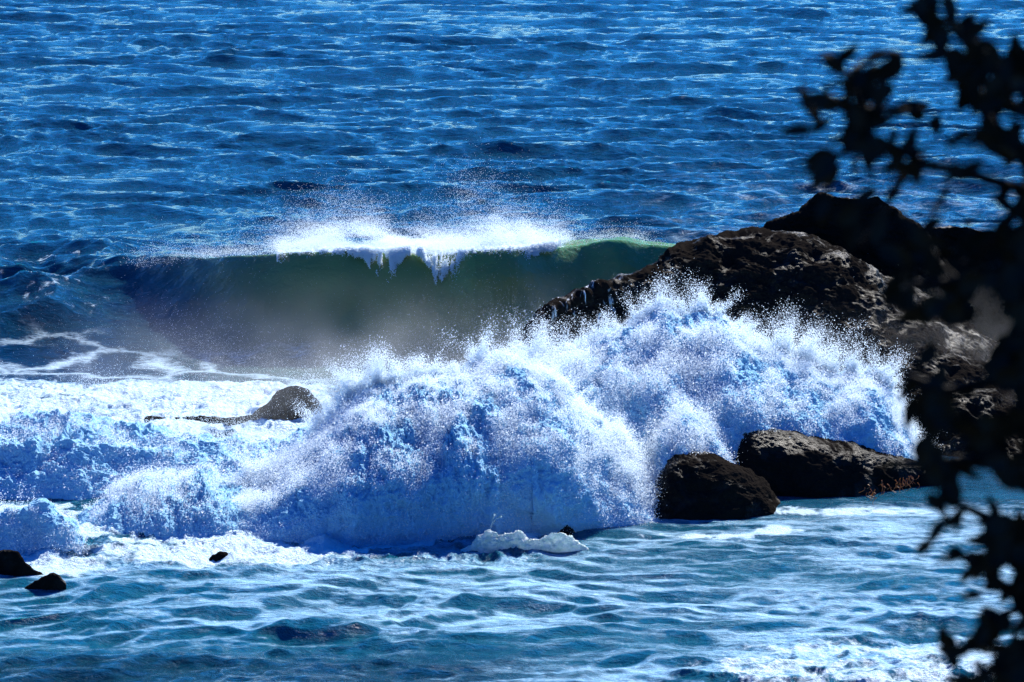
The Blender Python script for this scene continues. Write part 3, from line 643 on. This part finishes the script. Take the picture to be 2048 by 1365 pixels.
def tree():
    root = bpy.data.objects.new('tree', None); C.objects.link(root)
    root.location = (0, 0, 0)
    wood = Acc(); lv = Acc(); trunk = Acc()
    MM = TD/FPX                                           # metres per photograph pixel at the tree
    # trunk just outside the frame, rooted in the bluff
    tr = smooth_line([tp(2330, 2300), tp(2300, 1700), tp(2250, 1365), tp(2190, 1000), tp(2150, 700), tp(2120, 400), tp(2140, 100), tp(2180, -200)])
    tube(trunk, tr, np.linspace(.075, .018, len(tr)), 10)
    def z2(l, s=1.951, o=(1500, 0)): return [(x_/s+o[0], y_/s+o[1]) for x_, y_ in l]
    stems = []
    def stem(l, r0, r1, s=1.951, o=(1500, 0), dd=0.0):
        p = z2(l, s, o); P = smooth_line([tp(a_, b_, TD+dd+.03*math.sin(i*1.7)) for i, (a_, b_) in enumerate(p)])
        tube(wood, P, np.linspace(r0, r1, len(P))*MM*.5); stems.append(P)
    stem([(1230, 760), (1069, 740), (920, 700), (820, 665), (700, 650), (650, 620), (560, 570), (480, 540), (450, 490), (400, 430), (330, 390), (290, 370)], 26, 12)
    stem([(1230, 700), (1069, 600), (980, 530), (930, 480), (900, 370), (850, 330), (800, 240), (745, 180), (720, 100), (680, 30), (650, -40)], 34, 12, dd=.15)
    stem([(1230, 500), (1060, 440), (1010, 400), (1000, 290), (930, 230), (890, 180), (820, 110), (760, 60)], 26, 10, dd=-.1)
    stem([(1230, 200), (1069, 240), (1000, 285)], 16, 10)
    stem([(690, 650), (640, 640), (580, 720), (540, 790), (500, 870), (430, 960)], 18, 10)
    stem([(650, 615), (580, 590), (460, 585), (340, 600), (315, 680), (300, 760)], 18, 9)
    stem([(450, 490), (420, 400), (390, 300), (350, 265), (280, 220)], 16, 9)
    stem([(400, 280), (450, 240), (540, 205), (590, 215)], 16, 12)
    stem([(400, 430), (500, 425), (620, 440), (700, 420)], 18, 12)
    stem([(310, 470), (255, 480), (235, 400), (195, 340)], 14, 10)
    stem([(790, 690), (740, 770), (700, 850)], 8, 5, dd=.2)
    stem([(1230, 880), (1069, 760), (1010, 870), (950, 930), (880, 1000), (800, 1060)], 26, 14)
    stem([(1230, 1000), (1000, 1040), (820, 1100), (640, 1110), (600, 1130)], 30, 12)
    stem([(800, 1090), (740, 1030), (680, 940), (640, 890)], 18, 10)
    S2 = dict(s=1.909, o=(1600, 650))
    stem([(1100, 250), (855, 200), (700, 220), (560, 260), (480, 220), (400, 190)], 36, 12, **S2)
    stem([(1100, 600), (855, 540), (640, 520), (480, 530), (400, 530)], 40, 16, **S2)
    stem([(640, 520), (540, 620), (540, 700), (560, 740), (500, 830), (460, 870)], 20, 10, **S2)
    stem([(1100, 800), (855, 780), (720, 740), (640, 700), (560, 660)], 34, 14, **S2)
    stem([(1100, 1100), (855, 1050), (740, 960), (660, 910), (600, 850)], 26, 8, **S2)
    stem([(1100, 1200), (855, 1080), (760, 1110), (700, 1180), (660, 1230), (580, 1255), (530, 1240)], 24, 10, **S2)
    stem([(1150, 1300), (900, 1000), (760, 860), (720, 740)], 34, 16, **S2)
    SP_ = np.concatenate(stems)
    # leaves seen one by one (zoomed pixels: stalk x, y, tip x, y, width)
    LA = [(690, 30, 585, 45, 38), (690, 40, 640, -30, 40), (700, 60, 780, 95, 36), (730, 120, 700, 20, 44), (745, 190, 735, 90, 40), (880, 190, 780, 80, 50), (900, 210, 830, 120, 40),
          (370, 290, 275, 215, 42), (395, 300, 300, 330, 30), (430, 260, 360, 350, 60), (450, 270, 370, 400, 70), (460, 300, 440, 420, 70), (520, 250, 450, 350, 60), (560, 230, 500, 340, 60), (590, 215, 540, 320, 58), (540, 205, 440, 250, 44), (595, 230, 520, 200, 40),
          (520, 320, 500, 420, 55), (560, 330, 490, 400, 50), (300, 380, 295, 320, 24), (250, 450, 195, 335, 42), (270, 480, 225, 380, 40), (245, 510, 108, 525, 42), (240, 515, 320, 462, 36), (260, 470, 260, 520, 40),
          (390, 430, 310, 380, 34), (440, 500, 400, 410, 50), (480, 540, 390, 520, 40), (400, 525, 290, 550, 34), (420, 590, 350, 540, 50), (470, 590, 390, 560, 50), (520, 580, 430, 620, 44), (460, 540, 560, 580, 46),
          (340, 600, 205, 645, 60), (335, 610, 240, 715, 70), (320, 620, 215, 670, 50), (320, 660, 300, 760, 30), (300, 760, 272, 885, 44), (420, 600, 408, 695, 26), (300, 780, 262, 860, 40),
          (560, 430, 700, 405, 50), (600, 450, 520, 420, 40), (620, 440, 690, 460, 46), (720, 440, 745, 520, 36), (700, 455, 735, 540, 30), (640, 215, 675, 215, 18),
          (760, 200, 850, 260, 70), (800, 230, 870, 330, 60), (850, 300, 800, 220, 60), (880, 350, 850, 260, 50), (900, 370, 840, 330, 60), (900, 400, 800, 400, 34), (880, 440, 940, 360, 60), (800, 570, 770, 530, 30), (830, 520, 800, 560, 40), (860, 540, 820, 510, 44), (900, 520, 850, 560, 40),
          (900, 470, 980, 540, 60), (940, 560, 870, 500, 50), (980, 560, 900, 560, 70), (1000, 600, 940, 540, 70), (1040, 620, 960, 560, 80), (1060, 560, 980, 500, 60), (1069, 640, 1030, 540, 70),
          (910, 200, 980, 260, 60), (950, 240, 900, 170, 50), (1000, 280, 930, 210, 50), (1010, 300, 1060, 240, 50), (1040, 180, 1020, 130, 36), (1000, 300, 1020, 390, 50), (1020, 400, 1069, 450, 60), (990, 330, 980, 400, 40), (960, 260, 1000, 340, 40),
          (650, 620, 700, 660, 50), (620, 600, 540, 560, 40), (680, 640, 760, 660, 40), (820, 665, 790, 700, 50), (830, 670, 780, 640, 30), (900, 690, 990, 720, 26),
          (640, 640, 560, 730, 44), (580, 720, 530, 800, 40), (500, 735, 400, 790, 40), (480, 740, 350, 850, 46), (420, 800, 350, 880, 60), (400, 830, 390, 980, 62), (430, 880, 400, 960, 40), (520, 830, 480, 960, 60), (540, 790, 500, 900, 40),
          (330, 830, 360, 880, 40), (600, 830, 570, 860, 30), (640, 880, 690, 980, 50), (660, 920, 740, 1035, 50), (700, 980, 620, 1000, 60), (560, 960, 640, 1040, 70), (500, 960, 590, 1030, 60), (640, 1060, 510, 1160, 70), (600, 1110, 520, 1200, 66), (620, 1080, 560, 1200, 50),
          (1010, 870, 950, 920, 60), (960, 900, 860, 960, 80), (900, 940, 800, 1020, 90), (1060, 780, 1010, 870, 40), (1040, 900, 960, 960, 80), (870, 870, 830, 870, 30), (780, 700, 700, 850, 16)]
    for x0, y0, x1, y1, w_ in LA:
        (p0, p1) = z2([(x0, y0), (x1, y1)]); d = TD+rl.uniform(-.12, .18)
        leaf(lv, tp(*p0, d), tp(*p1, d+rl.uniform(-.015, .015)), w_/1.951*MM*1.25)
    LB = [(500, 60, 440, 160, 62), (520, 80, 450, 150, 50), (440, 270, 405, 400, 50), (480, 180, 400, 190, 30), (400, 525, 290, 535, 36), (440, 540, 330, 520, 30), (520, 700, 480, 640, 50), (560, 740, 490, 840, 40), (500, 820, 440, 880, 40), (620, 740, 590, 800, 18),
          (660, 910, 590, 880, 24), (740, 960, 670, 910, 34), (700, 1030, 600, 1040, 30), (700, 1040, 640, 1010, 24), (720, 1150, 680, 1230, 34), (660, 1220, 560, 1270, 44), (600, 1250, 520, 1235, 40), (740, 1120, 690, 1080, 44), (760, 1110, 800, 1180, 60), (700, 960, 760, 900, 70)]
    for x0, y0, x1, y1, w_ in LB:
        (p0, p1) = z2([(x0, y0), (x1, y1)], 1.909, (1600, 650)); d = TD+rl.uniform(-.12, .18)
        leaf(lv, tp(*p0, d), tp(*p1, d), w_/1.909*MM*1.25)
    for si_, dens_ in ((1, 56), (2, 56), (3, 30), (0, 30), (5, 8), (6, 6), (8, 6), (11, 14), (12, 12), (16, 6), (17, 12), (18, 26), (19, 24), (20, 36), (13, 12), (14, 8), (15, 8)):
        P_ = stems[si_]
        for k in range(dens_):
            b0 = P_[rl.integers(0, len(P_)-3)]; an = rl.uniform(0, 2*np.pi); L = rl.uniform(36, 66)*MM
            leaf(lv, b0+np.array([0, rl.uniform(-.03, .03), 0]), b0+np.array([math.cos(an)*L, rl.uniform(-.02, .02), math.sin(an)*L]), rl.uniform(20, 31)*MM)
    # the dense part of the crown: many leaves, with the gaps the photograph shows
    def inside(poly, X_, Y_):
        c = np.zeros(X_.shape, bool); j = len(poly)-1
        for i in range(len(poly)):
            xi, yi = poly[i]; xj, yj = poly[j]
            c ^= ((yi > Y_) != (yj > Y_)) & (X_ < (xj-xi)*(Y_-yi)/(yj-yi+1e-9)+xi); j = i
        return c
    polys = [[(2090, 0), (2060, 300), (2050, 460), (2020, 480), (1960, 520), (1900, 545), (1860, 590), (1800, 600), (1790, 640), (1830, 660), (1850, 620), (1900, 650), (1960, 650), (1980, 700), (1960, 760), (1880, 740), (1840, 760), (1835, 800), (1850, 830), (1850, 900), (1820, 930), (1850, 960), (1870, 1000), (1900, 1030), (1960, 1030), (1975, 1100), (1980, 1160), (1990, 1220), (1970, 1290), (1900, 1300), (1950, 1350), (2090, 1400), (2400, 1400), (2400, 0)]]
    gaps = [(1869, 574, 22, 16), (1895, 515, 20, 12), (1976, 517, 24, 14), (1970, 615, 26, 26), (1992, 660, 24, 16), (1925, 690, 48, 26), (1905, 710, 60, 38), (1940, 790, 30, 24), (1935, 800, 26, 20), (2010, 805, 14, 12), (1902, 892, 26, 18), (2030, 893, 14, 12),
            (1924, 950, 24, 18), (1956, 965, 22, 18), (1888, 1010, 20, 16), (1962, 1006, 14, 14), (1994, 985, 24, 16), (2032, 1005, 30, 18), (1930, 1085, 34, 48), (1988, 1196, 14, 16), (2018, 1138, 12, 10), (2008, 1205, 16, 12), (2035, 1180, 20, 24), (2000, 1260, 20, 20), (2040, 1240, 20, 14), (1960, 1330, 20, 14)]
    cnt = 0; tries = 0
    while cnt < 1500:
        cx, cy_ = (rl.uniform(1790, 2100) if rl.random() < .85 else rl.uniform(2100, 2380)), rl.uniform(-20, 1390)
        if not inside(polys[0], np.array([cx]), np.array([cy_]))[0]: continue
        ang = rl.uniform(0, 2*np.pi); L = rl.uniform(38, 62); x1, y1 = cx+L*math.cos(ang), cy_+L*math.sin(ang)
        mx_, my_ = (cx+x1)/2, (cy_+y1)/2
        ok = True
        for gx, gy, rx, ry in gaps:
            for (qx, qy) in ((cx, cy_), (mx_, my_), (x1, y1)):
                if ((qx-gx)/(rx+13))**2+((qy-gy)/(ry+13))**2 < 1: ok = False
        if x1 < 2100 and not inside(polys[0], np.array([x1+6]), np.array([y1]))[0]: ok = False
        tries += 1
        if tries > 90000: break
        if not ok: continue
        d = TD+rl.uniform(-.35, .4)
        leaf(lv, tp(cx, cy_, d), tp(x1, y1, d+rl.uniform(-.02, .02)), rl.uniform(30, 48)*MM); cnt += 1
    print('LEAVES', cnt, tries)
    tag(root, 'black leafy branches out of focus, hanging in from the right edge', 'tree')
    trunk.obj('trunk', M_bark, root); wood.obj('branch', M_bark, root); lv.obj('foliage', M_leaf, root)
tree()
def shrub():
    root = bpy.data.objects.new('shrub', None); C.objects.link(root)
    lv = Acc(); wd_ = Acc(); MM = TD/FPX
    top = [(1880, 1385), (1930, 1350), (1990, 1325), (2010, 1290), (2040, 1262), (2080, 1250), (2200, 1230), (2330, 1300)]
    for i in range(330):
        px = rl.uniform(1890, 2320); ty = ipl(top, px); py = ty+8+rl.exponential(60); py = min(py, ty+260); d = TD+rl.uniform(-.3, .3)
        an = rl.uniform(-2.4, -.7); L = rl.uniform(18, 34)
        leaf(lv, tp(px, py, d), tp(px+L*math.cos(an), py+L*math.sin(an)*.8, d), rl.uniform(14, 24)*MM)
    for i in range(14):
        px = rl.uniform(1960, 2300); P = smooth_line([tp(2120, 2200), tp((px+2120)/2, 1700), tp(px, ipl(top, px)+30)])
        tube(wd_, P, np.linspace(.012, .003, len(P)))
    tag(root, 'black leafy shrub filling the bottom right corner under the branches', 'shrub')
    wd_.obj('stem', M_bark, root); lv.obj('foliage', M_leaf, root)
shrub()
# kelp at the foot of the long low rock
rk = np.random.default_rng(8)
for i, (px, py, n, lab) in enumerate(((1742, 985, 12, 'small orange tuft of kelp at the crack in the long low rock'), (1765, 972, 8, 'short orange kelp between two tufts on the long low rock'), (1800, 966, 16, 'largest orange tuft of kelp near the right end of the long low rock'), (1826, 955, 10, 'pale kelp tuft at the far right tip of the long low rock'))):
    ac = Acc(); Y = 66.7+(i*.25)
    for k in range(n):
        b0 = pos(px+rk.normal(0, 7), py+rk.normal(0, 7), Y); L = rk.uniform(.05, .14)
        P = smooth_line([b0, b0+np.array([rk.normal(0, .03), -.05, -L*.5]), b0+np.array([rk.normal(0, .05), -.07, -L])], 4)
        tube(ac, P, np.linspace(.008, .003, len(P)), 5)
    o = ac.obj('kelp', M_kelp, None); tag(o, lab, 'kelp', 'tufts of kelp on the long low rock')
print('POINTS', NPTS)
